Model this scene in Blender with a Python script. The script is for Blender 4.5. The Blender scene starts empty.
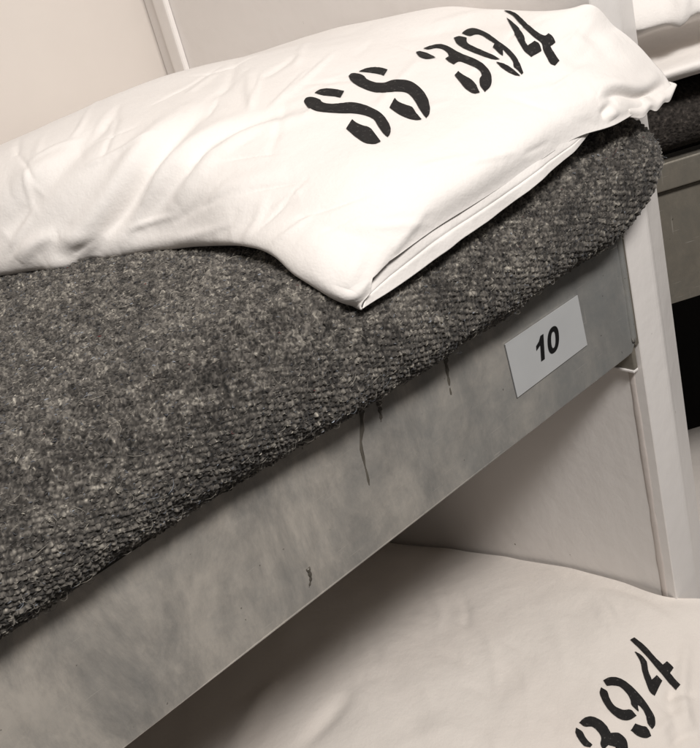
import bpy, bmesh, math, random
import numpy as np
from mathutils import Vector, Matrix
from mathutils.bvhtree import BVHTree

random.seed(4)
rng = np.random.default_rng(4)
S = bpy.context.scene
COL = S.collection

# ------------------------------------------------------------------ camera
FPX = 1066.0                                   # focal length in units of a 700 px wide picture
def nrm(v):
    v = np.array(v, float); return v / np.linalg.norm(v)
aX = nrm((1450, -929, FPX)); aZ = nrm((610, 2176, FPX))
aX = nrm(aX - aZ * (aX @ aZ)); aU = -aZ; aY = np.cross(aU, aX)
RM = np.array([aX, aY, aU])                    # camera axes -> world axes
CAM = -(RM @ (0.86 * np.array([290 / FPX, -28 / FPX, 1.0])))
def ray(u, v):
    return RM @ np.array([(u - 350) / FPX, (v - 374) / FPX, 1.0])
cd = bpy.data.cameras.new('camera')
cam = bpy.data.objects.new('camera', cd); COL.objects.link(cam)
right, down, fwd = RM @ [1, 0, 0], RM @ [0, 1, 0], RM @ [0, 0, 1]
m = Matrix.Identity(4)
for i in range(3):
    m[i][0] = right[i]; m[i][1] = -down[i]; m[i][2] = -fwd[i]; m[i][3] = CAM[i]
cam.matrix_world = m
cd.sensor_width = 36; cd.lens = 36 * FPX / 748
cd.clip_start = 0.02; cd.clip_end = 50
S.camera = cam

# ------------------------------------------------------------------ light
w = bpy.data.worlds.new('World'); S.world = w; w.use_nodes = True
bgn = w.node_tree.nodes['Background']
# dim room: pale ceiling and upper walls, dark deck below
_nt = w.node_tree; _tc = _nt.nodes.new('ShaderNodeTexCoord'); _sx = _nt.nodes.new('ShaderNodeSeparateXYZ'); _nt.links.new(_tc.outputs['Generated'], _sx.inputs['Vector'])
_mr = _nt.nodes.new('ShaderNodeMapRange'); _mr.inputs['From Min'].default_value = -.25; _mr.inputs['From Max'].default_value = .25; _mr.inputs['To Min'].default_value = .02; _mr.inputs['To Max'].default_value = .18
_nt.links.new(_sx.outputs['Z'], _mr.inputs['Value']); _nt.links.new(_mr.outputs['Result'], bgn.inputs[1])
bgn.inputs[0].default_value = (1.0, 0.935, 0.88, 1)
def area(name, loc, target, sx, sy, power, col):
    ld = bpy.data.lights.new(name, 'AREA'); ld.shape = 'RECTANGLE'; ld.size = sx; ld.size_y = sy
    ld.energy = power; ld.color = col
    o = bpy.data.objects.new(name, ld); COL.objects.link(o); o.location = loc
    o.rotation_euler = (Vector(target) - Vector(loc)).to_track_quat('-Z', 'Y').to_euler()
    return o
area('ceiling_light', (-0.50, -1.12, 1.40), (-0.15, 0.05, 0.1), 0.7, 0.26, 34, (1.0, 0.968, 0.938))
S.view_settings.view_transform = 'Standard'; S.view_settings.look = 'None'
S.view_settings.exposure = 0.0; S.view_settings.gamma = 1.0
S.render.engine = 'CYCLES'

# ------------------------------------------------------------------ helpers
def tag(o, label=None, cat=None, group=None, kind=None):
    if label: o['label'] = label
    if cat: o['category'] = cat
    if group: o['group'] = group
    if kind: o['kind'] = kind
    return o
def empty(name, loc=(0, 0, 0)):
    o = bpy.data.objects.new(name, None); COL.objects.link(o); o.location = loc; o.empty_display_size = .05
    return o
def link(name, me, mat, parent=None, smooth=False):
    o = bpy.data.objects.new(name, me); COL.objects.link(o)
    if mat: me.materials.append(mat)
    if smooth: me.polygons.foreach_set('use_smooth', [True] * len(me.polygons))
    if parent:
        o.parent = parent
        o.matrix_parent_inverse = Matrix.Translation(-Vector(parent.location)) if parent.type == 'EMPTY' else Matrix.Identity(4)
    return o
def mesh_np(name, V, F, uv=None):
    me = bpy.data.meshes.new(name)
    V = np.asarray(V, np.float32); F = np.asarray(F, np.int32); k = F.shape[1]
    me.vertices.add(len(V)); me.vertices.foreach_set('co', V.ravel())
    me.loops.add(F.size); me.loops.foreach_set('vertex_index', F.ravel())
    me.polygons.add(len(F)); me.polygons.foreach_set('loop_start', np.arange(0, F.size, k, dtype=np.int32))
    me.polygons.foreach_set('loop_total', np.full(len(F), k, np.int32))
    if uv is not None:
        l = me.uv_layers.new(name='UVMap'); l.data.foreach_set('uv', np.asarray(uv, np.float32)[F.ravel()].ravel())
    me.update(calc_edges=True); me.validate()
    return me
def grid_faces(n, m_):
    i, j = np.meshgrid(np.arange(n - 1), np.arange(m_ - 1), indexing='ij')
    a = (i * m_ + j).ravel()
    return np.stack([a, a + 1, a + m_ + 1, a + m_], 1)
def bm_box(bm, lo, hi):
    r = bmesh.ops.create_cube(bm, size=1)['verts']
    for v in r:
        v.co = Vector([lo[i] + (v.co[i] + .5) * (hi[i] - lo[i]) for i in range(3)])
def box(name, lo, hi, mat, parent=None, bev=0.0, seg=3):
    bm = bmesh.new(); bm_box(bm, lo, hi)
    if bev: bmesh.ops.bevel(bm, geom=bm.edges[:], offset=bev, segments=seg, affect='EDGES', profile=.5)
    me = bpy.data.meshes.new(name); bm.to_mesh(me); bm.free()
    return link(name, me, mat, parent, smooth=False)
def extrude_xy(name, pts, z0, z1, mat, parent=None, smooth=True, nz=1):
    """closed xy profile extruded in z"""
    n = len(pts); V = []; zs = np.linspace(z0, z1, nz + 1)
    for z in zs: V += [(x, y, z) for x, y in pts]
    me = bpy.data.meshes.new(name)
    F = [(k * n + i, k * n + (i + 1) % n, (k + 1) * n + (i + 1) % n, (k + 1) * n + i) for k in range(nz) for i in range(n)]
    F += [tuple(range(n))[::-1], tuple(nz * n + i for i in range(n))]
    me.from_pydata(V, [], F); me.update()
    return link(name, me, mat, parent, smooth)
def vnoise(P, scale, seed=0):
    """cheap smooth 3-D value noise, vectorised"""
    q = P * scale + 57.3 * seed; i = np.floor(q).astype(np.int64); f_ = q - i; f_ = f_ * f_ * (3 - 2 * f_)
    def h(ix, iy, iz):
        v = (ix * 374761393 + iy * 668265263 + iz * 2147483647 + seed * 974711) & 0x7fffffff
        v = ((v ^ (v >> 13)) * 1274126177) & 0x7fffffff
        return ((v ^ (v >> 16)) & 0xffff) / 65535.0
    o = 0
    for dx in (0, 1):
        for dy in (0, 1):
            for dz in (0, 1):
                wgt = (f_[..., 0] if dx else 1 - f_[..., 0]) * (f_[..., 1] if dy else 1 - f_[..., 1]) * (f_[..., 2] if dz else 1 - f_[..., 2])
                o = o + wgt * h(i[..., 0] + dx, i[..., 1] + dy, i[..., 2] + dz)
    return o * 2 - 1
def catmull(P, n, axis):
    """resample control points P along axis to n samples (passes through them)"""
    P = np.moveaxis(P, axis, 0); k = len(P)
    t = np.linspace(0, k - 1, n); i = np.minimum(t.astype(int), k - 2); u = (t - i)
    ext = np.concatenate([[2 * P[0] - P[1]], P, [2 * P[-1] - P[-2]]])
    sh = (n,) + (1,) * (P.ndim - 1); u = u.reshape(sh)
    p0, p1, p2, p3 = ext[i], ext[i + 1], ext[i + 2], ext[i + 3]
    r = .5 * ((2 * p1) + (-p0 + p2) * u + (2 * p0 - 5 * p1 + 4 * p2 - p3) * u ** 2 + (-p0 + 3 * p1 - 3 * p2 + p3) * u ** 3)
    return np.moveaxis(r, 0, axis)
def grid_normals(G):
    a = np.gradient(G, axis=0); b = np.gradient(G, axis=1)
    n = np.cross(a, b); n /= np.linalg.norm(n, axis=2, keepdims=True) + 1e-12
    return n
def bvh_of(objs):
    V = []; F = []
    for o in objs:
        b = len(V); V += [v.co.copy() for v in o.data.vertices]
        F += [[b + i for i in p.vertices] for p in o.data.polygons]
    return BVHTree.FromPolygons(V, F)

# ------------------------------------------------------------------ materials
def new_mat(name):
    mt = bpy.data.materials.new(name); mt.use_nodes = True
    nt = mt.node_tree; return mt, nt, nt.nodes['Principled BSDF']
def nd(nt, t, **kw):
    x = nt.nodes.new(t)
    for k, v in kw.items():
        if k in x.inputs: x.inputs[k].default_value = v
        else: setattr(x, k, v)
    return x
def ramp(nt, stops):
    r = nt.nodes.new('ShaderNodeValToRGB'); e = r.color_ramp.elements
    while len(e) > 1: e.remove(e[-1])
    e[0].position = stops[0][0]; e[0].color = (*stops[0][1], 1)
    for p, c in stops[1:]:
        q = e.new(p); q.color = (*c, 1)
    return r
def objcoord(nt): return nt.nodes.new('ShaderNodeTexCoord').outputs['Object']

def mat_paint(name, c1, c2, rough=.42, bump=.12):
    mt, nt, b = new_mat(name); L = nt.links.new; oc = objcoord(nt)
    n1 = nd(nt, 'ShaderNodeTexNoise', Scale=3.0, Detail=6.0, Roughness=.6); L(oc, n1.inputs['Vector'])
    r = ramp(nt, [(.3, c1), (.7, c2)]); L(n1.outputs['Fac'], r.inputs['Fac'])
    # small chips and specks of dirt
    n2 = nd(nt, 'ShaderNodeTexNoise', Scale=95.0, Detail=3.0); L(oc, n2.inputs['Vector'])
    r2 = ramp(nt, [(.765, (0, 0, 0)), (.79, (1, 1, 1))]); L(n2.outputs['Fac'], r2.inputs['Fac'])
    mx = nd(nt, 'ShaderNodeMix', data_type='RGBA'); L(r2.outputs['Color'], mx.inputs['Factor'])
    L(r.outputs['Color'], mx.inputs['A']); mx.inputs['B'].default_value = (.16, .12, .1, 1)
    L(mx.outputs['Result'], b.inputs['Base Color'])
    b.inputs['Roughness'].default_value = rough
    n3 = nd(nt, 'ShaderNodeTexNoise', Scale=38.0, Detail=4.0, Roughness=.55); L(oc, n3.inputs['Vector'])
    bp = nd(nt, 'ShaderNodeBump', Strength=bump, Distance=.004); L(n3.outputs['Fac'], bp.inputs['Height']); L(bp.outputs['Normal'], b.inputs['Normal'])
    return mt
M_wall = mat_paint('cream_paint', (.64, .585, .54), (.70, .645, .595))
M_part = mat_paint('white_paint', (.76, .72, .69), (.81, .775, .745), .36, .2)
M_shade = mat_paint('shade_black', (.012, .011, .010), (.02, .018, .016), .6)  # near-black colour standing in for shade in the gap beyond the post
M_floor = mat_paint('deck_paint', (.05, .045, .04), (.07, .06, .055), .5)

def mat_cloth(name, c1, c2, weave=2200.0):
    mt, nt, b = new_mat(name); L = nt.links.new; oc = objcoord(nt)
    n1 = nd(nt, 'ShaderNodeTexNoise', Scale=7.0, Detail=5.0); L(oc, n1.inputs['Vector'])
    r = ramp(nt, [(.3, c1), (.65, c2)]); L(n1.outputs['Fac'], r.inputs['Fac'])
    L(r.outputs['Color'], b.inputs['Base Color'])
    b.inputs['Roughness'].default_value = .9; b.inputs['Sheen Weight'].default_value = .25
    b.inputs['Specular IOR Level'].default_value = .2
    n2 = nd(nt, 'ShaderNodeTexNoise', Scale=620.0, Detail=2.0); L(oc, n2.inputs['Vector'])
    n3 = nd(nt, 'ShaderNodeTexNoise', Scale=42.0, Detail=5.0, Roughness=.6); L(oc, n3.inputs['Vector'])
    b1 = nd(nt, 'ShaderNodeBump', Strength=.22, Distance=.0006); L(n2.outputs['Fac'], b1.inputs['Height'])
    b2 = nd(nt, 'ShaderNodeBump', Strength=.22, Distance=.006); L(n3.outputs['Fac'], b2.inputs['Height']); L(b1.outputs['Normal'], b2.inputs['Normal'])
    L(b2.outputs['Normal'], b.inputs['Normal'])
    return mt
M_linen = mat_cloth('white_cotton', (.80, .755, .715), (.84, .80, .765))
M_linen2 = mat_cloth('cream_cotton', (.76, .69, .63), (.81, .75, .69))
mt, nt, b = new_mat('black_stencil_ink'); M_ink = mt; L = nt.links.new
n1 = nd(nt, 'ShaderNodeTexNoise', Scale=160.0, Detail=4.0); L(objcoord(nt), n1.inputs['Vector'])
r = ramp(nt, [(.3, (.004, .003, .003)), (.75, (.011, .009, .008))]); L(n1.outputs['Fac'], r.inputs['Fac']); L(r.outputs['Color'], b.inputs['Base Color'])
b.inputs['Roughness'].default_value = .85
n2 = nd(nt, 'ShaderNodeTexNoise', Scale=420.0, Detail=6.0, Roughness=.7); L(objcoord(nt), n2.inputs['Vector'])
r2 = ramp(nt, [(.58, (0, 0, 0)), (.74, (.30, .30, .30))]); L(n2.outputs['Fac'], r2.inputs['Fac'])
mx = nd(nt, 'ShaderNodeMix', data_type='RGBA'); L(r2.outputs['Color'], mx.inputs['Factor']); L(r.outputs['Color'], mx.inputs['A']); mx.inputs['B'].default_value = (.45, .42, .39, 1)
L(mx.outputs['Result'], b.inputs['Base Color'])

def mat_steel(name, tint=(.76, .70, .62), dark=(.30, .29, .275), rough=.30):
    mt, nt, b = new_mat(name); L = nt.links.new; oc = objcoord(nt)
    mp = nd(nt, 'ShaderNodeMapping'); mp.inputs['Scale'].default_value = (1.0, 1.0, .55); L(oc, mp.inputs['Vector'])
    n1 = nd(nt, 'ShaderNodeTexNoise', Scale=17.0, Detail=12.0, Roughness=.74, Distortion=.25); L(mp.outputs['Vector'], n1.inputs['Vector'])
    r = ramp(nt, [(.30, dark), (.46, tuple(.5 * (a + c) for a, c in zip(tint, dark))), (.60, tint), (.8, tuple(1.12 * a for a in tint))])
    L(n1.outputs['Fac'], r.inputs['Fac'])
    vo = nd(nt, 'ShaderNodeTexVoronoi', Scale=85.0); L(oc, vo.inputs['Vector'])     # zinc spangle
    bw = nd(nt, 'ShaderNodeRGBToBW'); L(vo.outputs['Color'], bw.inputs['Color'])
    mr = nd(nt, 'ShaderNodeMapRange'); mr.inputs['To Min'].default_value = .95; mr.inputs['To Max'].default_value = 1.04; L(bw.outputs['Val'], mr.inputs['Value'])
    mu = nd(nt, 'ShaderNodeMix', data_type='RGBA', blend_type='MULTIPLY'); mu.inputs['Factor'].default_value = 1
    L(r.outputs['Color'], mu.inputs['A']); L(mr.outputs['Result'], mu.inputs['B'])
    # tarnish blotches, plus darkening towards the head end that paints in reflections
    sx = nd(nt, 'ShaderNodeSeparateXYZ'); L(oc, sx.inputs['Vector'])
    mrx = nd(nt, 'ShaderNodeMapRange'); mrx.inputs['From Min'].default_value = -.32; mrx.inputs['From Max'].default_value = -.02; L(sx.outputs['X'], mrx.inputs['Value'])
    nb_ = nd(nt, 'ShaderNodeTexNoise', Scale=12.0, Detail=12.0, Roughness=.78, Distortion=.3); L(oc, nb_.inputs['Vector'])
    rb = ramp(nt, [(.44, (0, 0, 0)), (.70, (.6, .6, .6))]); L(nb_.outputs['Fac'], rb.inputs['Fac'])
    ml = nd(nt, 'ShaderNodeMath', operation='MULTIPLY_ADD'); L(mrx.outputs['Result'], ml.inputs[0]); ml.inputs[1].default_value = 1.0; L(rb.outputs['Color'], ml.inputs[2])
    cl = nd(nt, 'ShaderNodeMath', operation='MULTIPLY'); cl.use_clamp = True; L(ml.outputs[0], cl.inputs[0]); cl.inputs[1].default_value = .72
    tz = nd(nt, 'ShaderNodeMix', data_type='RGBA'); L(cl.outputs[0], tz.inputs['Factor']); L(mu.outputs['Result'], tz.inputs['A']); tz.inputs['B'].default_value = (*[.5 * (p + q) * k for p, q, k in zip(tint, dark, (.62, .68, .74))], 1)
    mu = tz
    # fine scratches and pale scuffs
    ms = nd(nt, 'ShaderNodeMapping'); ms.inputs['Scale'].default_value = (260, 260, 16); ms.inputs['Rotation'].default_value = (0, .35, 0); L(oc, ms.inputs['Vector'])
    n4 = nd(nt, 'ShaderNodeTexNoise', Scale=1.0, Detail=2.0); L(ms.outputs['Vector'], n4.inputs['Vector'])
    r4 = ramp(nt, [(.68, (0, 0, 0)), (.80, (.55, .55, .55))]); L(n4.outputs['Fac'], r4.inputs['Fac'])
    mx = nd(nt, 'ShaderNodeMix', data_type='RGBA'); L(r4.outputs['Color'], mx.inputs['Factor']); L(mu.outputs['Result'], mx.inputs['A']); mx.inputs['B'].default_value = (.62, .58, .52, 1)
    # crisp pits and pale flecks, long thin scrapes
    v6 = nd(nt, 'ShaderNodeTexNoise', Scale=230.0, Detail=1.0); L(oc, v6.inputs['Vector'])
    r6 = ramp(nt, [(.765, (0, 0, 0)), (.79, (.6, .6, .6))]); L(v6.outputs['Fac'], r6.inputs['Fac'])
    m6 = nd(nt, 'ShaderNodeMix', data_type='RGBA'); L(r6.outputs['Color'], m6.inputs['Factor']); L(mx.outputs['Result'], m6.inputs['A']); m6.inputs['B'].default_value = (.07, .06, .05, 1)
    mp7 = nd(nt, 'ShaderNodeMapping'); mp7.inputs['Scale'].default_value = (30, 30, 900); mp7.inputs['Rotation'].default_value = (0, -.12, 0); L(oc, mp7.inputs['Vector'])
    v7 = nd(nt, 'ShaderNodeTexNoise', Scale=1.0, Detail=1.0); L(mp7.outputs['Vector'], v7.inputs['Vector'])
    r7 = ramp(nt, [(.72, (0, 0, 0)), (.76, (.5, .5, .5))]); L(v7.outputs['Fac'], r7.inputs['Fac'])
    m7 = nd(nt, 'ShaderNodeMix', data_type='RGBA'); L(r7.outputs['Color'], m7.inputs['Factor']); L(m6.outputs['Result'], m7.inputs['A']); m7.inputs['B'].default_value = (.75, .71, .64, 1)
    L(m7.outputs['Result'], b.inputs['Base Color'])
    b.inputs['Metallic'].default_value = .5
    n5 = nd(nt, 'ShaderNodeTexNoise', Scale=22.0, Detail=5.0); L(oc, n5.inputs['Vector'])
    r5 = nd(nt, 'ShaderNodeMapRange'); r5.inputs['To Min'].default_value = rough - .12; r5.inputs['To Max'].default_value = rough + .2; L(n5.outputs['Fac'], r5.inputs['Value']); L(r5.outputs['Result'], b.inputs['Roughness'])
    bp = nd(nt, 'ShaderNodeBump', Strength=.25, Distance=.003); L(n1.outputs['Fac'], bp.inputs['Height']); L(bp.outputs['Normal'], b.inputs['Normal'])
    return mt
M_steel = mat_steel('galvanised_steel')
M_edge = mat_steel('pale_edge_steel', (.75, .70, .62), (.45, .42, .38), .25)  # cleaner, paler steel; highlights of lip and bead put into the colour
M_tarn = mat_steel('blackened_steel', (.20, .17, .14), (.07, .06, .05), .35)
M_steel_b = mat_steel('tarnished_steel', (.55, .47, .37), (.20, .165, .125), .34)

def mat_flat(name, col, rough=.5, n=.1, scale=60.0):
    mt, nt, b = new_mat(name); L = nt.links.new
    n1 = nd(nt, 'ShaderNodeTexNoise', Scale=scale, Detail=4.0); L(objcoord(nt), n1.inputs['Vector'])
    r = ramp(nt, [(.3, tuple(c * (1 - n) for c in col)), (.7, tuple(c * (1 + n) for c in col))]); L(n1.outputs['Fac'], r.inputs['Fac']); L(r.outputs['Color'], b.inputs['Base Color'])
    b.inputs['Roughness'].default_value = rough
    return mt
M_label = mat_flat('label_vinyl', (.46, .465, .465), .35, .04, 25)
M_black = mat_flat('black_print', (.006, .006, .006), .5)
M_drip = mat_flat('dried_drip', (.10, .09, .075), .18, .3)
M_caulk = mat_paint('painted_caulk', (.58, .52, .48), (.64, .58, .54), .4, .3)

mt, nt, b = new_mat('dark_wool'); M_wool = mt; L = nt.links.new
n1 = nd(nt, 'ShaderNodeTexNoise', Scale=330.0, Detail=3.0); L(objcoord(nt), n1.inputs['Vector'])
r = ramp(nt, [(.3, (.014, .012, .011)), (.6, (.05, .043, .038)), (.8, (.13, .11, .095))]); L(n1.outputs['Fac'], r.inputs['Fac']); L(r.outputs['Color'], b.inputs['Base Color'])
b.inputs['Roughness'].default_value = .95; b.inputs['Specular IOR Level'].default_value = .1
bp = nd(nt, 'ShaderNodeBump', Strength=.9, Distance=.002); L(n1.outputs['Fac'], bp.inputs['Height']); L(bp.outputs['Normal'], b.inputs['Normal'])
mt, nt, b = new_mat('wool_yarn'); M_yarn = mt; L = nt.links.new
at_ = nd(nt, 'ShaderNodeAttribute', attribute_name='tone'); L(at_.outputs['Color'], b.inputs['Base Color'])
b.inputs['Roughness'].default_value = .9; b.inputs['Specular IOR Level'].default_value = .15; b.inputs['Sheen Weight'].default_value = .15

# ------------------------------------------------------------------ setting
tag(box('wall', (-2.6, .580, -1.0), (2.2, .640, 1.4), M_wall), kind='structure')
tag(box('floor', (-2.6, -2.6, -1.05), (2.6, 2.6, -1.0), M_floor), kind='structure')
shade_wall = box('wall', (-.9, -.03, -1.0), (.9, .03, 1.4), M_shade); tag(shade_wall, kind='structure')  # added backdrop, its near-black colour paints the shade under the next bunk
shade_wall.location = (1.05, .22, 0); shade_wall.rotation_euler.z = math.radians(-58)

# partition at the head of the bunks with its flanged post
pt = empty('partition', (0.01, .29, -1.0))
tag(pt, 'white painted steel partition with rounded front post closing the head end of the bunks', 'partition')
box('panel', (0, .0096, -1.0), (.010, .578, 1.3), M_part, pt)
prof = [(.010, .0095), (0, .0095), (0, .001), (.0005, 0), (.028, -.0005), (.031, -.0003), (.034, .0006), (.037, .002), (.066, .0125), (.0672, .0135), (.0675, .015), (.060, .022), (.040, .022), (.02, .018)]
extrude_xy('post', prof, -1.0, 1.3, M_part, pt, smooth=False)
pp = [(-.0005, .530), (-.0050, .530), (-.0062, .5315), (-.0064, .534), (-.0064, .549), (-.0062, .5515), (-.0050, .553), (-.0005, .553)]
extrude_xy('corner_batten', pp, -1.0, 1.3, M_part, pt, smooth=False)
# caulk bead down the inner corner of the post
zz = np.linspace(-.9, -.02, 260); ang = np.linspace(0, math.pi, 7)
G = np.zeros((len(zz), 7, 3)); rr = .0016 + .0005 * vnoise(np.stack([zz * 0, zz * 0, zz], 1), 70, 2)
for k, a in enumerate(ang):
    G[:, k, 0] = -rr * math.sin(a) * .5; G[:, k, 1] = .0125 + rr * 2.0 * math.cos(a); G[:, k, 2] = zz
link('caulk_bead', mesh_np('caulk_bead', G.reshape(-1, 3), grid_faces(len(zz), 7)), M_caulk, pt, True)

# ------------------------------------------------------------------ bunk frames
def rounded_plate(name, x0, x1, z0, z1, y, th, r, mat, parent, nx=60, wob=.0006, seed=1):
    """thin sheet-metal face with a slightly wavy surface and rounded corners"""
    xs = np.linspace(x0, x1, nx); n = 12; zs = np.linspace(z0, z1, n)
    bm = bmesh.new(); vs = {}
    for side in (0, 1):
        for i, x in enumerate(xs):
            for j, z in enumerate(zs):
                t = max(0, x - (x1 - r)) / r
                zz_ = z
                lo = z0 + r * (1 - math.sqrt(max(0, 1 - min(1, t) ** 2))); zz_ = lo + (z - z0) / (z1 - z0) * (z1 - lo)
                p = np.array([[x, 0, zz_]]); d = wob * vnoise(p, 11, seed)[0]
                vs[side, i, j] = bm.verts.new((x, y + d + side * th, zz_))
    for i in range(nx - 1):
        for j in range(n - 1):
            bm.faces.new([vs[0, i, j], vs[0, i + 1, j], vs[0, i + 1, j + 1], vs[0, i, j + 1]])
            bm.faces.new([vs[1, i, j], vs[1, i, j + 1], vs[1, i + 1, j + 1], vs[1, i + 1, j]])
        bm.faces.new([vs[0, i, 0], vs[1, i, 0], vs[1, i + 1, 0], vs[0, i + 1, 0]])
        bm.faces.new([vs[0, i, n - 1], vs[0, i + 1, n - 1], vs[1, i + 1, n - 1], vs[1, i, n - 1]])
    for j in range(n - 1):
        bm.faces.new([vs[0, 0, j], vs[0, 0, j + 1], vs[1, 0, j + 1], vs[1, 0, j]])
        bm.faces.new([vs[0, nx - 1, j], vs[1, nx - 1, j], vs[1, nx - 1, j + 1], vs[0, nx - 1, j + 1]])
    me = bpy.data.meshes.new(name); bm.to_mesh(me); bm.free()
    return link(name, me, mat, parent, False)
def tube(name, pts, rad, mat, parent, n=8, taper=None):
    pts = [np.array(p, float) for p in pts]; V = []
    for i, p in enumerate(pts):
        d = nrm(pts[min(i + 1, len(pts) - 1)] - pts[max(i - 1, 0)])
        a = np.cross(d, [0.1, 1, 0.05]); a = nrm(a); b_ = np.cross(d, a)
        rr_ = rad if taper is None else rad * taper[i]
        V += [p + rr_ * (a * math.cos(q) + b_ * math.sin(q)) for q in np.linspace(0, 2 * math.pi, n, endpoint=False)]
    F = [(i * n + k, i * n + (k + 1) % n, (i + 1) * n + (k + 1) % n, (i + 1) * n + k) for i in range(len(pts) - 1) for k in range(n)]
    F += [tuple(range(n))[::-1], tuple((len(pts) - 1) * n + k for k in range(n))]
    me = bpy.data.meshes.new(name); me.from_pydata([tuple(v) for v in V], [], F); me.update()
    return link(name, me, mat, parent, True)

fr = empty('bunk_frame', (-.9, .29, 0))
tag(fr, 'scuffed galvanised steel bunk rail carrying the sticker numbered 10', 'bunk')
rail = rounded_plate('side_rail', -2.0, -.0035, 0, .104, 0, .003, .010, M_steel, fr, 240, .0007)
box('pan', (-2.0, .0032, .004), (-.004, .560, .0065), M_steel, fr)
# rolled bottom lip and welded end bead
tube('bottom_lip', [(-2.0, .0002, -.0001), (-.016, .0002, -.0001)], .0006, M_edge, fr)
zs_ = np.linspace(.009, .108, 26)
tube('end_bead', [(-.0085 + .0005 * math.sin(33 * z), -.0008, z) for z in zs_], .0024, M_edge, fr, 10, [1 + .08 * math.sin(9 + 170 * z) for z in zs_])
tube('end_seam', [(-.0122, .0004, z) for z in zs_], .0008, M_black, fr, 6)
extrude_xy('end_flange', [(-.005, .001), (-.001, .0), (.0005, .003), (.0005, .03), (-.003, .03), (-.003, .004)], .003, .104, M_steel_b, fr, False)
box('support_bracket', (-.0062, .004, -.020), (-.0012, .033, .0035), M_steel_b, fr, .0008)
box('support_bracket', (-.0075, .004, -.0222), (-.0012, .036, -.0203), M_part, fr, .0004)
# sticker
lb = [(-.1500, .0770), (-.0660, .0762), (-.0645, .0338), (-.1485, .0330)]
me = bpy.data.meshes.new('number_label')
ny, nx = 6, 12; V = []
for yy in (-.0014, -.0008):
    for j in range(ny):
        for i in range(nx):
            a, c = i / (nx - 1), j / (ny - 1)
            p = (1 - c) * ((1 - a) * np.array(lb[3]) + a * np.array(lb[2])) + c * ((1 - a) * np.array(lb[0]) + a * np.array(lb[1]))
            V.append((p[0], yy, p[1]))
F = grid_faces(ny, nx).tolist(); F = F + [[q + ny * nx for q in f_][::-1] for f_ in F]
for i in range(nx - 1):
    F.append([i, i + ny * nx, i + 1 + ny * nx, i + 1]); t = (ny - 1) * nx; F.append([t + i, t + i + 1, t + i + 1 + ny * nx, t + i + ny * nx])
me.from_pydata(V, [], F); me.update()
lab = link('number_label', me, M_label, fr)
def poly_obj(name, loops, y, mat, parent, th=.0004):
    """filled outline(s) in the xz plane, holes allowed"""
    bm = bmesh.new()
    for lp in loops:
        vs = [bm.verts.new((x, y, z)) for x, z in lp]
        for i in range(len(vs)): bm.edges.new((vs[i], vs[(i + 1) % len(vs)]))
    bmesh.ops.triangle_fill(bm, use_beauty=True, edges=bm.edges[:])
    r = bmesh.ops.extrude_face_region(bm, geom=bm.faces[:]); bmesh.ops.translate(bm, verts=[v for v in r['geom'] if isinstance(v, bmesh.types.BMVert)], vec=(0, -th, 0))
    me = bpy.data.meshes.new(name); bm.to_mesh(me); bm.free()
    o = bpy.data.objects.new(name, me); COL.objects.link(o); me.materials.append(mat); o.parent = parent
    return o
def ell(cx, cz, a, c, n=40, p=2.3):
    out = []
    for k in range(n):
        t = 2 * math.pi * k / n; ct, st = math.cos(t), math.sin(t)
        out.append((cx + a * math.copysign(abs(ct) ** (2 / p), ct), cz + c * math.copysign(abs(st) ** (2 / p), st)))
    return out
zc = .0562; sl = .18
def dig(pts, cx): return [(cx + x + sl * z, zc + z) for x, z in pts]
one = [(.0008, .0096), (.0040, .0096), (.0040, -.0092), (.0000, -.0092), (.0000, .0032), (-.0046, .0010), (-.0046, .0044), (-.0012, .0064)]
poly_obj('numeral', [dig(one, -.1160)], -.0015, M_black, lab)
poly_obj('numeral', [dig(ell(0, .0002, .0066, .0098), -.1010), dig(ell(0, .0002, .0027, .0062), -.1010)], -.0015, M_black, lab)
poly_obj('end_strap', [[(-.0050, .106), (-.0015, .106), (.0005, .060), (.0028, .026), (.0042, .014), (.0040, .007), (.0020, .002), (-.0015, -.0006), (-.0056, .0002)]], -.0012, M_tarn, fr, .0016)
# dried drips and specks on the rail face
def drip(pts, r0):
    k = len(pts); P = catmull(np.array(pts, float), 14, 0)
    P[:, 0] += .0006 * vnoise(np.stack([P[:, 0], P[:, 1] * 0, P[:, 1]], 1), 160, 5)
    tube('drip_stain', [(p[0], .0006, p[1]) for p in P[:, [0, 1]]], r0 * 1.55, M_drip, rail, 6, [1.5 - 1.0 * i / 13 + .25 * math.sin(i * 1.9) for i in range(14)])
def pxy(u, v, y=0.0):
    r_ = ray(u, v); return CAM + r_ * (y - CAM[1]) / r_[1]
for path, r0 in (([(361, 408), (362, 425), (361, 445), (367, 472), (370, 492)], .0010), ([(377, 396), (380, 408), (381, 422)], .0013), ([(445, 358), (448, 378), (452, 400)], .0010), ([(308, 568), (311, 578), (309, 588)], .0008)):
    drip([tuple(pxy(*p)[[0, 2]]) for p in path], r0)

# lower bunk in the same stack
fl = empty('bunk_frame', (-.9, .29, -.50))
tag(fl, 'lower steel bunk rail of the stack, below the bottom edge of the picture', 'bunk')
rounded_plate('side_rail', -2.0, -.0035, -.56, -.456, 0, .003, .010, M_steel, fl, 60)
box('pan', (-2.0, .0032, -.556), (-.004, .560, -.5535), M_steel, fl)

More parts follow.
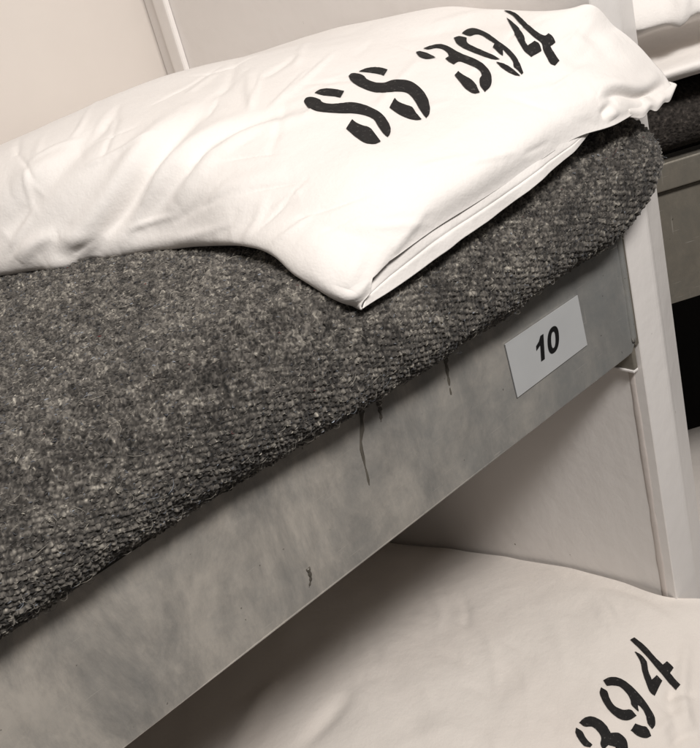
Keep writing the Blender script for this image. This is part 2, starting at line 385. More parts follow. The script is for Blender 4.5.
# ------------------------------------------------------------------ blanket over the mattress
def blanket_grid(x0, x1, nx, npz, z0=.0, corner=True, ramp_z=0.0):
    prof = np.array([(.003, .098), (-.003, .1055), (-.011, .1095), (-.021, .1150), (-.0305, .1260), (-.0355, .144), (-.0355, .163), (-.028, .182), (-.012, .1945), (.012, .2005), (.05, .2025), (.12, .2035), (.25, .204), (.40, .203), (.52, .199), (.566, .185), (.572, .14), (.572, .09)])
    P = catmull(prof, npz, 0)
    xs = x0 + (x1 - x0) * np.linspace(0, 1, nx)
    # rounded head end
    G = np.zeros((nx, npz, 3))
    for i, x in enumerate(xs):
        e = max(0, x - (x1 - .035)) / .035
        k = math.sqrt(max(0, 1 - e * e))
        cy, cz = .26, .15
        y = P[:, 0].copy(); z = P[:, 1].copy()
        shr = (1 - k)
        y = np.where(y < .05, y + shr * np.clip(.05 - y, 0, .03) * .8, y)
        z = z - shr * np.clip(z - .15, 0, 1) * .9 + shr * np.clip(.12 - z, 0, 1) * .9
        G[i, :, 0] = x; G[i, :, 1] = y; G[i, :, 2] = z
    if corner:   # the roll of the edge bulges past the partition in front of the post
        f1 = np.clip((-.004 - G[:, :, 1]) / .014, 0, 1); f1 = f1 * f1 * (3 - 2 * f1)
        f2 = np.clip((G[:, :, 2] - .100) / .045, 0, 1)
        g = np.clip((G[:, :, 0] + .20) / .20, 0, 1) ** 2
        G[:, :, 0] += f1 * (f2 * .052 - .02) * g
    G[:, :, 2] += z0 + (.006 * np.clip((-.30 - G[:, :, 0]) / .25, 0, 1) * np.clip((.16 - G[:, :, 2]) / .04, 0, 1) if corner else 0)
    n = grid_normals(G)
    if n[nx // 2, npz // 2, 2] < 0: n = -n
    Q = G.copy(); Q[:, :, 2] -= z0
    am = .0045 * vnoise(Q, 9, 3) + .0022 * vnoise(Q, 26, 4)
    low = np.clip((.13 - Q[:, :, 2]) / .04, 0, 1)
    am = am * (1 - .4 * low)
    G += n * am[..., None]
    return G, n
BX0, BX1 = -1.55, -.004
G, N = blanket_grid(BX0, BX1, 620, 300)
bl = link('wool_blanket', mesh_np('wool_blanket', G.reshape(-1, 3), grid_faces(620, 300)), M_wool, None, True)
tag(bl, 'dark grey speckled wool blanket wrapped over the mattress on the bunk rail numbered 10', 'blanket')
# head-end cap
bm = bmesh.new(); ring = [bm.verts.new(tuple(p)) for p in G[-1]]
bm.faces.new(ring); me = bpy.data.meshes.new('head_end'); bm.to_mesh(me); bm.free()
link('head_end', me, M_wool, bl)

PAL_T = np.array([0, .25, .45, .62, .8, 1.0])
PAL_C = np.array([(.013, .012, .011), (.042, .038, .034), (.088, .080, .071), (.155, .141, .124), (.28, .258, .222), (.50, .46, .39)])
def tone(t):
    t = np.clip(t, 0, 1)
    return np.stack([np.interp(t, PAL_T, PAL_C[:, k]) for k in range(3)], -1)
def knit(G, N, nx, npz, uspan, xr, arc, res=.00062, tilt=20, rowp=.0031, colp=.0036):
    """fine sheet over the coarse wrap with the relief of crossed ribs of thick yarn"""
    gx, gp, _ = G.shape
    d = np.linalg.norm(np.diff(G[gx // 3], axis=0), axis=1); A = np.concatenate([[0], np.cumsum(d)])
    xs = np.arange(xr[0], xr[1] + 1e-6, res); ws = np.arange(arc[0], arc[1], res)
    X, W = np.meshgrid(xs, ws, indexing='ij')
    def at_(X, W):
        fi = np.clip((X - uspan[0]) / (uspan[1] - uspan[0]) * (gx - 1), 0, gx - 1.001); fj = np.interp(W, A, np.arange(gp)); fj = np.clip(fj, 0, gp - 1.001)
        i0 = fi.astype(int); j0 = fj.astype(int); u = (fi - i0)[..., None]; v = (fj - j0)[..., None]
        f = lambda Q: Q[i0, j0] * (1 - u) * (1 - v) + Q[i0 + 1, j0] * u * (1 - v) + Q[i0, j0 + 1] * (1 - u) * v + Q[i0 + 1, j0 + 1] * u * v
        return f(G), f(N)
    P, Nn = at_(X, W)
    Q = np.stack([X, W, X * 0], -1)
    t = math.radians(tilt); ct, st = math.cos(t), math.sin(t)
    a = X * ct - W * st + .0010 * vnoise(Q, 90, 71) + .0007 * vnoise(Q, 260, 72)
    b_ = X * st + W * ct + .0010 * vnoise(Q, 80, 73) + .0006 * vnoise(Q, 240, 74)
    row = np.floor(b_ / rowp); v = b_ / rowp - row
    col = a / colp + .5 * (row % 2); u = col - np.floor(col)
    key = (row * 7919 + np.floor(col) * 104729).astype(np.int64)
    hsh = (((key ^ (key >> 7)) * 1274126177) & 0xffff) / 65535.0
    rib = np.sqrt(np.clip(np.sin(math.pi * v), 0, 1)); st_ = np.clip(np.sin(math.pi * u), 0, 1) ** .6
    h = .0009 + .0018 * rib * (.30 + .70 * st_) * (.6 + .8 * hsh) + .0006 * vnoise(Q, 1100, 75) + .0005 * vnoise(Q, 520, 76) + .0009 * vnoise(Q, 110, 77) + .0012 * vnoise(Q, 40, 82)
    tn = .40 + .30 * (hsh - .5) + .26 * vnoise(Q, 640, 78) + .34 * vnoise(Q, 1250, 79) + .45 * np.clip(vnoise(Q, 950, 83) - .62, 0, 1) / .38 + .10 * vnoise(Q, 110, 80) + .05 * vnoise(Q, 25, 81)
    return P + Nn * h[..., None], Nn, tn
KP, KN, KT = knit(G, N, 0, 0, (BX0, BX1), (-.80, BX1), (.004, .385))
km = mesh_np('wool_knit', KP.reshape(-1, 3), grid_faces(*KP.shape[:2]))
c = tone(KT.ravel()); c = np.concatenate([c, np.ones((len(c), 1))], 1)
km.color_attributes.new('tone', 'FLOAT_COLOR', 'POINT').data.foreach_set('color', c.astype(np.float32).ravel())
link('knit_face', km, M_yarn, bl, True)
def fibres(name, n, l0, l1, w0, w1, lift, up, bright, tilt=-18, jit=.55):
    sx, sy = KP.shape[:2]
    i = rng.integers(0, sx - 1, n); j = rng.integers(0, sy - 1, n)
    P = KP[i, j]; Nn = KN[i, j]
    T = KP[i + 1, j] - KP[i, j]; T -= Nn * (T * Nn).sum(1)[:, None]; T /= np.linalg.norm(T, axis=1, keepdims=True) + 1e-9
    B = KP[i, j + 1] - KP[i, j]; B -= Nn * (B * Nn).sum(1)[:, None] + T * (B * T).sum(1)[:, None]; B /= np.linalg.norm(B, axis=1, keepdims=True) + 1e-9
    th = math.radians(tilt) + rng.normal(0, jit, n)
    D = T * np.cos(th)[:, None] + B * np.sin(th)[:, None]; E = np.cross(Nn, D)
    ln = rng.uniform(l0, l1, n)[:, None]; wd = rng.uniform(w0, w1, n)[:, None]
    crv = rng.normal(0, .22, n)[:, None]; upv = rng.uniform(0, up, n)[:, None]; tw = rng.normal(0, .3, n)[:, None]
    R = []
    for s_, k in ((-1, .45), (-.35, 1), (.35, 1), (1, .4)):
        c = P + D * ln * .5 * s_ + E * ln * crv * (1 - s_ * s_) + Nn * (lift + ln * (upv * (1 - s_ * s_) * .35 + tw * .15 * s_))
        for q in (90, 210, 330):
            q = math.radians(q); R.append(c + E * wd * k * math.cos(q) + Nn * wd * k * math.sin(q))
    V = np.stack(R, 1).reshape(-1, 3)
    f_ = [(k * 3 + q, k * 3 + (q + 1) % 3, (k + 1) * 3 + (q + 1) % 3, (k + 1) * 3 + q) for k in range(3) for q in range(3)]
    F = (np.array(f_)[None] + (np.arange(n) * 12)[:, None, None]).reshape(-1, 4)
    me = mesh_np(name, V, F)
    c = tone(KT[i, j] + rng.normal(0, .12, n) + bright)
    blue = rng.random(n) < .12; c[blue] *= (.78, .92, 1.22)
    red = rng.random(n) < .0015; c[red] = (.14, .03, .03)
    c = np.repeat(c, 12, 0); c = np.concatenate([c, np.ones((len(c), 1))], 1)
    me.color_attributes.new('tone', 'FLOAT_COLOR', 'POINT').data.foreach_set('color', c.astype(np.float32).ravel())
    link(name, me, M_yarn, bl, True)['kind'] = 'stuff'
fibres('wool_fibres', 60000, .0010, .0026, .00012, .00036, .0001, .4, .12)
fibres('loose_hairs', 2200, .004, .010, .00007, .00011, .0006, 1.3, .35, jit=1.5)
# one long pale thread caught on the weave
tp = [pxy(235, 400, -.030), pxy(243, 401, -.033), pxy(250, 397, -.033), pxy(257, 395, -.0325)] if False else None

# ------------------------------------------------------------------ pillows
def displace(G, N, folds, tiny=1.0, seed=0, amp=1.0):
    """push soft folds into the cloth: each fold = (world polyline, height, half width)"""
    A = np.zeros(G.shape[:2])
    for pl, h, wd in folds:
        pl = catmull(np.array(pl, float), 24, 0)
        dm = np.full(G.shape[:2], 9.0); tm = np.zeros(G.shape[:2])
        for k in range(len(pl) - 1):
            a, b_ = pl[k], pl[k + 1]; ab = b_ - a; t = np.clip(((G - a) @ ab) / (ab @ ab), 0, 1)
            d = np.linalg.norm(G - (a + t[..., None] * ab), axis=2); up_ = d < dm
            dm = np.where(up_, d, dm); tm = np.where(up_, (k + t) / (len(pl) - 1), tm)
        env = np.sin(np.clip(tm, 0.02, .98) * math.pi) ** .6
        A += h * env * np.exp(-(dm / wd) ** 2)
    A += amp * tiny * (.0022 * vnoise(G, 13, seed + 1) + .0009 * vnoise(G, 34, seed + 2))
    return G + N * A[..., None]
def hit(bvh, u, v):
    r_ = ray(u, v); r_ = r_ / np.linalg.norm(r_)
    h = bvh.ray_cast(Vector(CAM), Vector(r_))
    return h
def stencil(name, polys, bvh, parent, lift=.0013):
    """paint film of a stencilled character laid on the cloth"""
    bm = bmesh.new()
    for lp in polys:
        lp = np.array(lp, float); P2 = np.concatenate([lp, lp[:1]])
        # round the gentle bends, keep the sharp corners of the stencil
        pts = []; k = len(lp)
        def tang(i):
            a_, b_ = lp[i] - lp[i - 1], lp[(i + 1) % k] - lp[i]
            a_, b_ = a_ / (np.linalg.norm(a_) + 1e-9), b_ / (np.linalg.norm(b_) + 1e-9)
            return (a_ + b_) / 2 if a_ @ b_ > .55 else None
        for i in range(k):
            p1, p2 = lp[i], lp[(i + 1) % k]; d_ = p2 - p1; ln_ = np.linalg.norm(d_)
            t1, t2 = tang(i), tang((i + 1) % k); m1 = d_ if t1 is None else t1 * ln_; m2 = d_ if t2 is None else t2 * ln_
            for t in (0, .25, .5, .75):
                q_ = (2 * t ** 3 - 3 * t * t + 1) * p1 + (t ** 3 - 2 * t * t + t) * m1 + (3 * t * t - 2 * t ** 3) * p2 + (t ** 3 - t * t) * m2
                pts.append(q_ + rng.normal(0, .07, 2))
        vs = [bm.verts.new((p[0], p[1], 0)) for p in pts]
        es = [bm.edges.new((vs[i], vs[(i + 1) % len(vs)])) for i in range(len(vs))]
        bmesh.ops.triangle_fill(bm, use_beauty=True, edges=es)
    for _ in range(4):
        es = [e for e in bm.edges if e.calc_length() > 2.2]
        if not es: break
        bmesh.ops.subdivide_edges(bm, edges=es, cuts=1); bmesh.ops.triangulate(bm, faces=bm.faces[:])
    bad = []
    for v in bm.verts:
        h = hit(bvh, v.co.x, v.co.y)
        if h[0] is None: bad.append(v); continue
        nn = h[1] if h[1].dot(Vector(CAM) - h[0]) > 0 else -h[1]
        v.co = h[0] + nn * lift
    if bad: bmesh.ops.delete(bm, geom=bad, context='VERTS')
    me = bpy.data.meshes.new(name); bm.to_mesh(me); bm.free()
    o = bpy.data.objects.new(name, me); COL.objects.link(o); me.materials.append(M_ink); o.parent = parent
    return o
def zoomA(l): return [(290 + x / 4.375, 30 + y / 4.375) for x, y in l]
def zoomB(l): return [(410 + x / 4.375, 0 + y / 4.375) for x, y in l]
def zoomC(l): return [(560 + x / 4.986, 598 + y / 4.986) for x, y in l]

# top pillow: rows run from the hem at the aisle to the back wall, columns from the foot side to the partition
def P3(u, v, y): return pxy(u, v, y)
rows = []
def row_from(xl, y, zt, zr, yl=None, zl=.202, xr=-.006, zf=1.0, rise=.05):
    yl = y if yl is None else yl
    ym = lambda k: yl + (y - yl) * k
    wx = xr - xl
    return [(xl + .05, ym(.3), zl - .006), (xl + .012, ym(.05), zl), (xl, ym(0), zl + rise * .30), (xl + .022, ym(.15), zl + (zt - zl) * .68),
            (xl + .075, ym(.45), zl + (zt - zl) * .93), (xl + wx * .50, ym(.8), zt), (xl + wx * .78, y, zt * .5 + zr * .5), (xr, y, zr), (xr + .001, y, .205)]
# row 0: front edge of the upper layer of the case
r0 = [P3(363.5, 307, -.0410), P3(364, 305, -.0412), P3(369, 293, -.0422), P3(377, 272, -.0434), P3(430, 232, -.0450), P3(500, 188, -.0458), P3(572, 140, -.0462), P3(618, 123, -.0480), P3(672, 88, -.0380)]
r1 = [P3(346, 299, -.010), P3(344, 299, -.022), P3(343, 297, -.035), P3(358, 282, -.0395), P3(408, 215, -.043), P3(480, 168, -.044), P3(552, 118, -.042), P3(612, 90, -.042), P3(656, 66, -.030)]
r2 = [P3(304, 276, .020), P3(301, 275, .0), P3(300, 274, -.012), P3(322, 248, -.020), P3(375, 180, -.020), P3(448, 138, -.020), P3(525, 92, -.020), P3(590, 50, -.018), P3(617, 28, -.011)]
r3 = [P3(264, 250, .060), P3(256, 247, .040), P3(256, 243, .026), P3(284, 208, .018), P3(335, 148, .022), P3(408, 108, .022), P3(480, 66, .022), np.array([-.034, .018, .273]), np.array([-.010, .008, .2705])]
rows = [np.array(r0), np.array(r1), np.array(r2), np.array(r3)]
rows.append(np.array(row_from(-.312, .115, .279, .276, yl=.125)))
rows.append(np.array(row_from(-.345, .19, .285, .272, yl=.175)))
rows.append(np.array(row_from(-.388, .27, .285, .266, yl=.245)))
rows.append(np.array(row_from(-.42, .36, .272, .252, yl=.34)))
rows.append(np.array(row_from(-.43, .46, .250, .235)))
rows.append(np.array(row_from(-.42, .54, .225, .215)))
rows.append(np.array(row_from(-.39, .568, .207, .206)))
C_ = np.array(rows)
NT, NS = 520, 520
Gp = catmull(catmull(C_, NT, 0), NS, 1)
lim = lambda Y, m_: m_ + np.maximum(0, .006 - Y) * 3.5
Gp[:, :, 0] = np.minimum(Gp[:, :, 0], lim(Gp[:, :, 1], -.0035))
Np = grid_normals(Gp)
if Np[NT // 2, NS // 2, 2] < 0: Np = -Np
tmp = mesh_np('tmp', Gp.reshape(-1, 3), grid_faces(NT, NS))
bv = BVHTree.FromPolygons([v.co.copy() for v in tmp.vertices], [list(p.vertices) for p in tmp.polygons])
def wpl(px):
    out = []
    for u, v in px:
        h = hit(bv, u, v)
        if h[0] is not None: out.append(tuple(h[0]))
    return out
fold_px = [
    ([(45, 262), (90, 225), (130, 170), (185, 110)], .0065, .009), ([(85, 262), (125, 215), (160, 160), (215, 105)], -.0060, .007),
    ([(105, 258), (140, 215), (172, 165), (240, 115)], .0050, .008), ([(140, 225), (185, 175), (215, 140), (300, 105)], -.0045, .006),
    ([(175, 205), (215, 160), (250, 135), (320, 112)], .0045, .007), ([(30, 210), (70, 160), (110, 125)], -.005, .011),
    ([(20, 262), (35, 245), (60, 232)], .0045, .005), ([(40, 274), (46, 258), (50, 240)], -.0065, .0040), ([(46, 268), (60, 262), (80, 262)], .0040, .005),
    ([(96, 270), (104, 258), (120, 245)], -.0055, .0045), ([(110, 268), (150, 255), (200, 248)], -.0045, .005), ([(120, 250), (165, 242), (215, 236)], .0035, .006),
    ([(185, 252), (195, 242), (215, 235)], -.0050, .0045), ([(60, 235), (90, 240), (130, 232)], .002, .006),
    ([(230, 232), (260, 215), (300, 195)], -.0025, .009), ([(10, 190), (45, 170), (80, 150)], .004, .011), ([(5, 235), (22, 215), (40, 190)], -.004, .007),
    ([(200, 205), (240, 185), (290, 170)], .002, .008),
    ([(430, 25), (480, 14), (545, 14)], .0018, .007), ([(400, 40), (470, 25), (540, 25), (580, 40)], -.0015, .008),
    ([(597, 102), (615, 94), (640, 97), (664, 84)], -.0045, .0035), ([(590, 88), (612, 86), (640, 88), (660, 76)], .0030, .006), ([(600, 118), (606, 108), (616, 100)], -.0035, .0035), ([(650, 108), (652, 98), (660, 92)], -.003, .003), ([(560, 60), (590, 62), (625, 55)], -.0018, .008), ([(570, 40), (600, 45), (620, 40)], .0014, .007),
    ([(560, 20), (590, 38), (612, 58)], -.0020, .008), ([(595, 95), (608, 108), (612, 120)], .0025, .006),
    ([(300, 235), (330, 255), (352, 290)], .0015, .010), ([(420, 195), (490, 165), (560, 135)], .0012, .012),
    ([(363, 306), (370, 285), (379, 250)], -.0042, .0030), ([(345, 290), (352, 272), (366, 245)], .0022, .006), ([(385, 262), (410, 250), (440, 225)], .0020, .006),
]
for _ in range(120):
    u0 = rng.uniform(5, 640); v0 = rng.uniform(20, 265); L_ = rng.uniform(18, 60)
    base_a = math.radians(-52) if u0 < 260 else math.radians(-28)
    a0 = base_a + rng.normal(0, .35); a1 = a0 + rng.normal(0, .35)
    q_ = [(u0 + math.cos(a0) * L_ * t + math.cos(a1) * L_ * t * t * .5, v0 + math.sin(a0) * L_ * t + math.sin(a1) * L_ * t * t * .5) for t in (0, .33, .66, 1)]
    fold_px.append((q_, rng.choice([-1, 1]) * rng.uniform(.0006, .0019) * (1.0 if u0 < 300 else .6), rng.uniform(.0014, .0042)))
folds = [(wpl(px), h, wd) for px, h, wd in fold_px]; folds = [f_ for f_ in folds if len(f_[0]) >= 3]
Gp2 = displace(Gp, Np, folds, 1.0, 11)
Gp2[:, :, 0] = np.minimum(Gp2[:, :, 0], lim(Gp2[:, :, 1], -.0028))
bpy.data.meshes.remove(tmp)
pil = link('pillow', mesh_np('pillow', Gp2.reshape(-1, 3), grid_faces(NT, NS)), M_linen, None, True)
tag(pil, 'plump white pillow stencilled SS 394, draped over the edge of the grey blanket', 'pillow')
sd = pil.modifiers.new('cloth', 'SOLIDIFY'); sd.thickness = .0012; sd.offset = 0
# underside of the case: a flat layer on the blanket that reaches out beyond the upper layer as the hem
hem_out = [P3(363, 308.5, -.0415), P3(395, 288, -.0430), P3(430, 262, -.0445), P3(465, 237, -.0455), P3(500, 212, -.0462), P3(532, 186, -.0462), P3(562, 161, -.0458), P3(580, 145, -.045), P3(590, 134, -.044)]
hem_in = [P3(370, 284, -.0400), P3(392, 256, -.0415), P3(430, 222, -.0428), P3(465, 201, -.0436), P3(500, 179, -.0440), P3(532, 158, -.0442), P3(562, 140, -.0442), P3(580, 130, -.0440), P3(590, 124, -.0438)]
hm = np.array(hem_out); hi_ = np.array(hem_in); mid = .5 * (hm + hi_); mid[:, 1] -= .0005
Gh = catmull(catmull(np.array([hi_, mid, hm]), 40, 0), 160, 1); Nh = grid_normals(Gh)
if Nh[20, 80, 1] > 0: Nh = -Nh
row_ = np.abs(np.arange(40) / 39 - .55)[:, None] * np.ones((1, 160))
Gh = Gh + Nh * (.0016 * vnoise(Gh, 30, 31) + .0008 * vnoise(Gh, 80, 33) - .0007 * np.exp(-(row_ / .045) ** 2))[..., None]
hem = link('pillowcase_hem', mesh_np('pillowcase_hem', Gh.reshape(-1, 3), grid_faces(40, 160)), M_linen, pil, True)
sd = hem.modifiers.new('cloth', 'SOLIDIFY'); sd.thickness = .0012; sd.offset = 0
# crumpled end of the hem that peeps out at the head end
ho = np.array([P3(628, 117, -.046), P3(642, 118, -.047), P3(649, 110, -.045), P3(656, 111, -.046), P3(663, 103, -.043), P3(669, 101, -.042), P3(675, 87, -.037)])
hn = np.array([P3(622, 104, -.042), P3(634, 102, -.040), P3(643, 98, -.041), P3(650, 96, -.039), P3(657, 92, -.038), P3(664, 88, -.037), P3(669, 82, -.034)])
Gk = catmull(catmull(np.array([hn, .5 * (ho + hn) + np.array([0, -.003, 0]), ho]), 24, 0), 90, 1)
h2 = link('pillowcase_hem', mesh_np('pillowcase_hem', Gk.reshape(-1, 3), grid_faces(24, 90)), M_linen, pil, True)
sd = h2.modifiers.new('cloth', 'SOLIDIFY'); sd.thickness = .0010; sd.offset = 0
bvp = bvh_of([pil])
S1 = [[(108,282),(130,268),(160,263),(200,266),(238,274),(222,302),(190,296),(150,292)],
      [(62,318),(70,305),(90,300),(132,312),(140,322),(180,330),(220,328),(270,323),(310,330),(360,348),(400,372),(430,410),(441,440),(437,465),(428,475),(410,460),(385,425),(370,400),(345,385),(300,373),(230,370),(160,366),(110,358),(78,342)],
      [(272,398),(290,412),(320,425),(350,435),(375,465),(398,495),(370,505),(330,500),(290,475),(260,450),(246,438)]]
S2 = [[(302,188),(330,176),(365,170),(400,172),(428,180),(412,206),(395,200),(350,192)],
      [(258,208),(268,198),(290,196),(325,208),(335,220),(370,235),(410,238),(450,226),(490,224),(530,232),(570,260),(600,300),(612,345),(610,375),(598,392),(580,372),(555,330),(535,300),(510,280),(470,275),(420,278),(370,277),(330,265),(290,245),(265,225)],
      [(458,304),(475,320),(510,335),(535,345),(555,372),(577,398),(550,400),(510,390),(470,370),(436,345)]]
D3 = [[(25,235),(45,230),(80,240),(112,258),(80,264),(45,256)],
      [(60,218),(95,205),(135,200),(165,208),(200,228),(235,245),(280,262),(320,285),(350,320),(358,350),(352,385),(328,408),(308,380),(306,350),(315,335),(308,318),(285,300),(250,285),(215,275),(192,288),(170,275),(156,262),(172,252),(165,238),(145,222),(115,216),(80,222)],
      [(212,318),(235,335),(265,352),(285,372),(306,412),(280,415),(245,395),(220,365),(196,335)]]
D9 = [[(228,152),(245,138),(275,130),(310,138),(350,158),(390,188),(430,218),(460,250),(480,285),(495,325),(488,332),(470,312),(455,298),(452,280),(440,258),(420,235),(408,222),(408,250),(390,238),(365,212),(372,195),(345,178),(315,160),(290,155),(265,163)],
      [(193,172),(215,165),(250,172),(250,190),(275,208),(320,228),(360,245),(395,266),(370,266),(320,250),(270,232),(225,210),(205,195)],
      [(378,277),(410,285),(445,305),(482,338),(460,335),(425,318),(400,300)]]
D4 = [[(410,52),(440,55),(470,68),(500,95),(530,125),(565,152),(590,162),(605,152),(622,165),(635,192),(612,208),(625,232),(652,272),(632,292),(615,285),(600,262),(582,225),(575,195),(545,170),(510,138),(480,105),(450,72)],
      [(425,82),(450,102),(480,135),(500,165),(505,190),(515,205),(545,185),(562,195),(575,228),(530,255),(500,228),(480,195),(455,145)]]
for nm, g, zf in (('printed_letter', S1, zoomA), ('printed_letter', S2, zoomA), ('printed_digit', D3, zoomB), ('printed_digit', D9, zoomB), ('printed_digit', D4, zoomB)):
    stencil(nm, [zf(l) for l in g], bvp, pil)

# lower pillow, on the bunk below
def pillow_from_rows(name, C_, mat, folds, seed, n=240, tiny=1.0):
    G_ = catmull(catmull(np.array(C_, float), n, 0), n, 1); N_ = grid_normals(G_)
    if N_[n // 2, n // 2, 2] < 0: N_ = -N_
    G_ = displace(G_, N_, folds, tiny, seed)
    o = link(name, mesh_np(name, G_.reshape(-1, 3), grid_faces(n, n)), mat, None, True)
    return o
ZB = -.352
def lrow(y, zt, zr, xl=-.47, xr=-.004, sq=1.0):
    wx = xr - xl
    return [(xl + .05, y, ZB - .004), (xl + .012, y, ZB), (xl, y, ZB + .02 * sq), (xl + .03, y, ZB + (zt - ZB) * .65), (xl + .10, y, ZB + (zt - ZB) * .92), (xl + wx * .5, y, zt), (xl + wx * .78, y, .55 * zt + .45 * zr), (xr - .012, y, zr + .001), (xr, y, zr - .008), (xr, y, ZB)]
LR = [lrow(-.098, ZB + .012, ZB + .01, sq=.2, xr=.012), lrow(-.095, ZB + .035, ZB + .03, sq=.6, xr=.022), lrow(-.070, -.292, -.300, xr=.027), lrow(-.03, -.268, -.272, xr=.024), lrow(.012, -.256, -.261), lrow(.06, -.250, -.264), lrow(.13, -.246, -.273), lrow(.22, -.252, -.291), lrow(.31, -.268, -.313), lrow(.40, -.290, -.336), lrow(.48, -.320, -.345), lrow(.54, -.345, -.350)]
LR = np.array(LR); 
# keep the panel side clear of the post
mask = LR[:, :, 1] > -.004
LR[:, :, 0] = np.where(mask, np.minimum(LR[:, :, 0], -.003), LR[:, :, 0])
Gl0 = catmull(catmull(LR, 200, 0), 200, 1)
bvl0 = BVHTree.FromPolygons([Vector(p) for p in Gl0.reshape(-1, 3)], grid_faces(200, 200).tolist())
def wl(px):
    out = []
    for u, v in px:
        h = hit(bvl0, u, v)
        if h[0] is not None: out.append(tuple(h[0]))
    return out
lf = [([(400, 748), (440, 730), (475, 745)], .002, .012), ([(540, 640), (570, 660), (600, 690)], .0016, .010), ([(570, 590), (620, 600), (690, 640)], .0016, .010), ([(380, 680), (410, 710), (425, 748)], -.002, .012),
      ([(688, 640), (682, 690), (690, 745)], .0035, .006), ([(676, 650), (672, 700), (676, 740)], -.0025, .006), ([(300, 748), (330, 715), (350, 690)], -.004, .010), ([(560, 650), (520, 690), (500, 740)], .0012, .012),
      ([(230, 748), (262, 700), (280, 680)], .004, .012), ([(655, 735), (672, 720), (690, 715)], .003, .005), ([(662, 700), (680, 694), (698, 696)], -.003, .004), ([(668, 748), (684, 736), (699, 733)], -.003, .004), ([(600, 585), (640, 596), (680, 620)], -.0014, .006), ([(430, 650), (470, 665), (500, 700)], -.0015, .007), ([(540, 600), (560, 640), (565, 680)], .0010, .006)]
for _ in range(45):
    u0 = rng.uniform(330, 690); v0 = rng.uniform(560, 745); L_ = rng.uniform(20, 60); a0 = rng.uniform(.2, 1.3)
    lf.append(([(u0, v0), (u0 + L_ * .5 * math.cos(a0), v0 + L_ * .5 * math.sin(a0)), (u0 + L_ * math.cos(a0 + .2), v0 + L_ * math.sin(a0 + .2))], rng.choice([-1, 1]) * rng.uniform(.0006, .0015), rng.uniform(.002, .005)))
lf = lf
lf = [(wl(a), h, wd) for a, h, wd in lf]; lf = [f_ for f_ in lf if len(f_[0]) >= 3]
lo = pillow_from_rows('pillow', LR, M_linen2, lf, 21, 300)
tag(lo, 'cream pillow on the bunk below, only the stencilled digits 394 in view', 'pillow')
bvl = bvh_of([lo])
L4 = [[(350,212),(370,200),(420,240),(470,295),(510,335),(530,318),(567,352),(545,378),(560,392),(600,435),(580,460),(540,425),(500,375),(490,365),(450,315),(400,260)],
      [(372,270),(400,285),(430,320),(437,360),(455,410),(480,388),(507,415),(470,490),(450,475),(430,430),(410,370),(400,320)]]
L9 = [[(215,415),(245,400),(290,402),(340,430),(400,490),(440,545),(470,600),(472,640),(460,655),(435,625),(425,585),(400,545),(385,535),(390,570),(355,535),(350,510),(330,475),(295,445),(260,440),(235,443)],
      [(205,450),(235,470),(245,500),(270,540),(310,560),(350,560),(380,590),(340,612),(300,608),(250,570),(210,510),(198,475)],
      [(372,628),(405,640),(430,645),(453,690),(430,700),(390,692),(350,662)]]
L3 = [[(95,625),(125,600),(160,595),(205,615),(240,655),(250,675),(290,675),(325,705),(335,748),(320,800),(290,830),(262,810),(280,780),(275,745),(240,735),(215,760),(200,730),(205,700),(190,670),(160,645),(125,645)],
      [(80,650),(110,670),(130,705),(160,735),(150,748),(120,740),(95,710),(78,675)],
      [(150,800),(185,815),(225,825),(240,860),(210,865),(170,845)]]
for g in (L3, L9, L4): stencil('printed_digit', [zoomC(l) for l in g], bvl, lo)
Gq, Nq = blanket_grid(BX0, BX1, 160, 100, z0=ZB - .204, corner=False)
b2 = link('wool_blanket', mesh_np('wool_blanket', Gq.reshape(-1, 3), grid_faces(160, 100)), M_wool, None, True)
tag(b2, 'dark grey wool blanket on the bunk below, under the cream pillow', 'blanket')

# ------------------------------------------------------------------ neighbouring bunk beyond the partition post, turned towards the aisle
AN = math.atan2(-.62, 1.0)
def nb(o, loc=(.12, .046, 0)):
    o.location = loc; o.rotation_euler.z = AN; return o
nf = empty('bunk_frame'); tag(nf, 'dull brownish steel bunk rail just beyond the white partition post', 'bunk')
o = rounded_plate('side_rail', -.03, 1.4, -.024, .082, 0, .003, .01, M_steel_b, nf, 80, .0008, 4)
box('top_lip', (-.03, -.007, .0845), (1.4, .004, .109), M_steel_b, nf, .0015)
box('rib', (.043, -.003, -.022), (.047, -.0002, .080), M_steel_b, nf, .001)
box('rib', (.041, -.0095, .088), (.045, -.0072, .107), M_steel_b, nf, .001)
box('pan', (-.03, .004, -.020), (1.4, .50, -.0175), M_steel_b, nf)
nb(nf)
Gn, Nn2 = blanket_grid(-.03, 1.2, 160, 200, z0=-.024, corner=False)
Gn[:, :, 0] = -.03 + 1.17 - Gn[:, :, 0]
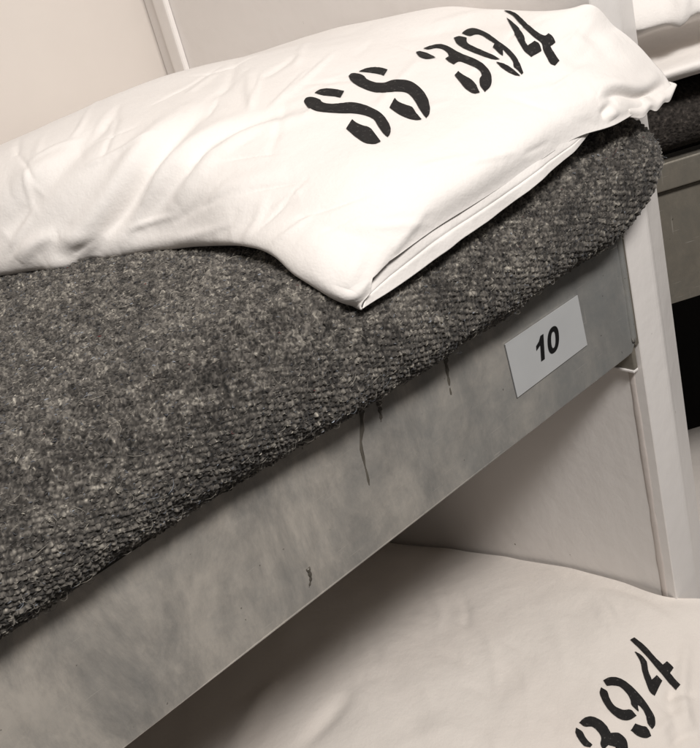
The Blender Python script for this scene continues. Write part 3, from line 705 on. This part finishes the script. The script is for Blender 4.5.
Gn[:, :, 2] = .108 + (Gn[:, :, 2] - .074) * .68; Gn[:, :, 1] += .014
b3 = link('wool_blanket', mesh_np('wool_blanket', Gn.reshape(-1, 3), grid_faces(160, 200)), M_wool, None, True)
tag(b3, 'dark brown-grey blanket edge on the neighbouring bunk beyond the post', 'blanket'); nb(b3)
def nrow(y, zt, xl=-.09, xr=.42, zb=.215, sq=1):
    wx = xr - xl
    return [(xl + .02, y, zb - .004), (xl, y, zb + .01 * sq), (xl + .01, y, zb + (zt - zb) * .6), (xl + .07, y, zb + (zt - zb) * .95), (xl + wx * .5, y, zt), (xr - .07, y, zb + (zt - zb) * .9), (xr - .01, y, zb + (zt - zb) * .5), (xr, y, zb)]
NR = [nrow(-.030, .216, sq=.1), nrow(-.048, .222, zb=.212, sq=.2), nrow(-.052, .230, zb=.222, sq=.3), nrow(-.030, .233, zb=.226, sq=.3), nrow(-.004, .236, zb=.228, sq=.3), nrow(-.006, .250, zb=.238, sq=.4), nrow(-.042, .262, zb=.243, sq=.5), nrow(-.050, .272, zb=.248), nrow(-.038, .300, zb=.246), nrow(-.01, .330, zb=.240), nrow(.05, .352, zb=.235), nrow(.13, .355), nrow(.25, .34), nrow(.40, .29), nrow(.5, .222)]
NR2 = np.array(NR); NR2[:, :, 2] -= .72
for r_ in NR:
    for i_, p_ in enumerate(r_): r_[i_] = (p_[0], p_[1], p_[2] - .034)
nfold = []
for i_ in range(16):
    x_ = -.07 + .022 * i_ + rng.normal(0, .005)
    nfold.append(([(x_, -.050, .215), (x_ + rng.normal(.01, .008), -.042, .255), (x_ + rng.normal(.02, .012), 0, .30)], rng.choice([-1, 1]) * rng.uniform(.003, .006), rng.uniform(.004, .008)))
n3 = pillow_from_rows('pillow', NR, M_linen, nfold, 51, 220)
tag(n3, 'white pillow end on the neighbouring bunk beyond the top of the partition post', 'pillow'); nb(n3)
n4 = pillow_from_rows('pillow', NR2, M_linen2, [], 61, 60)
tag(n4, 'sliver of pale pillow low down beyond the partition post, below the dark gap', 'pillow'); nb(n4)
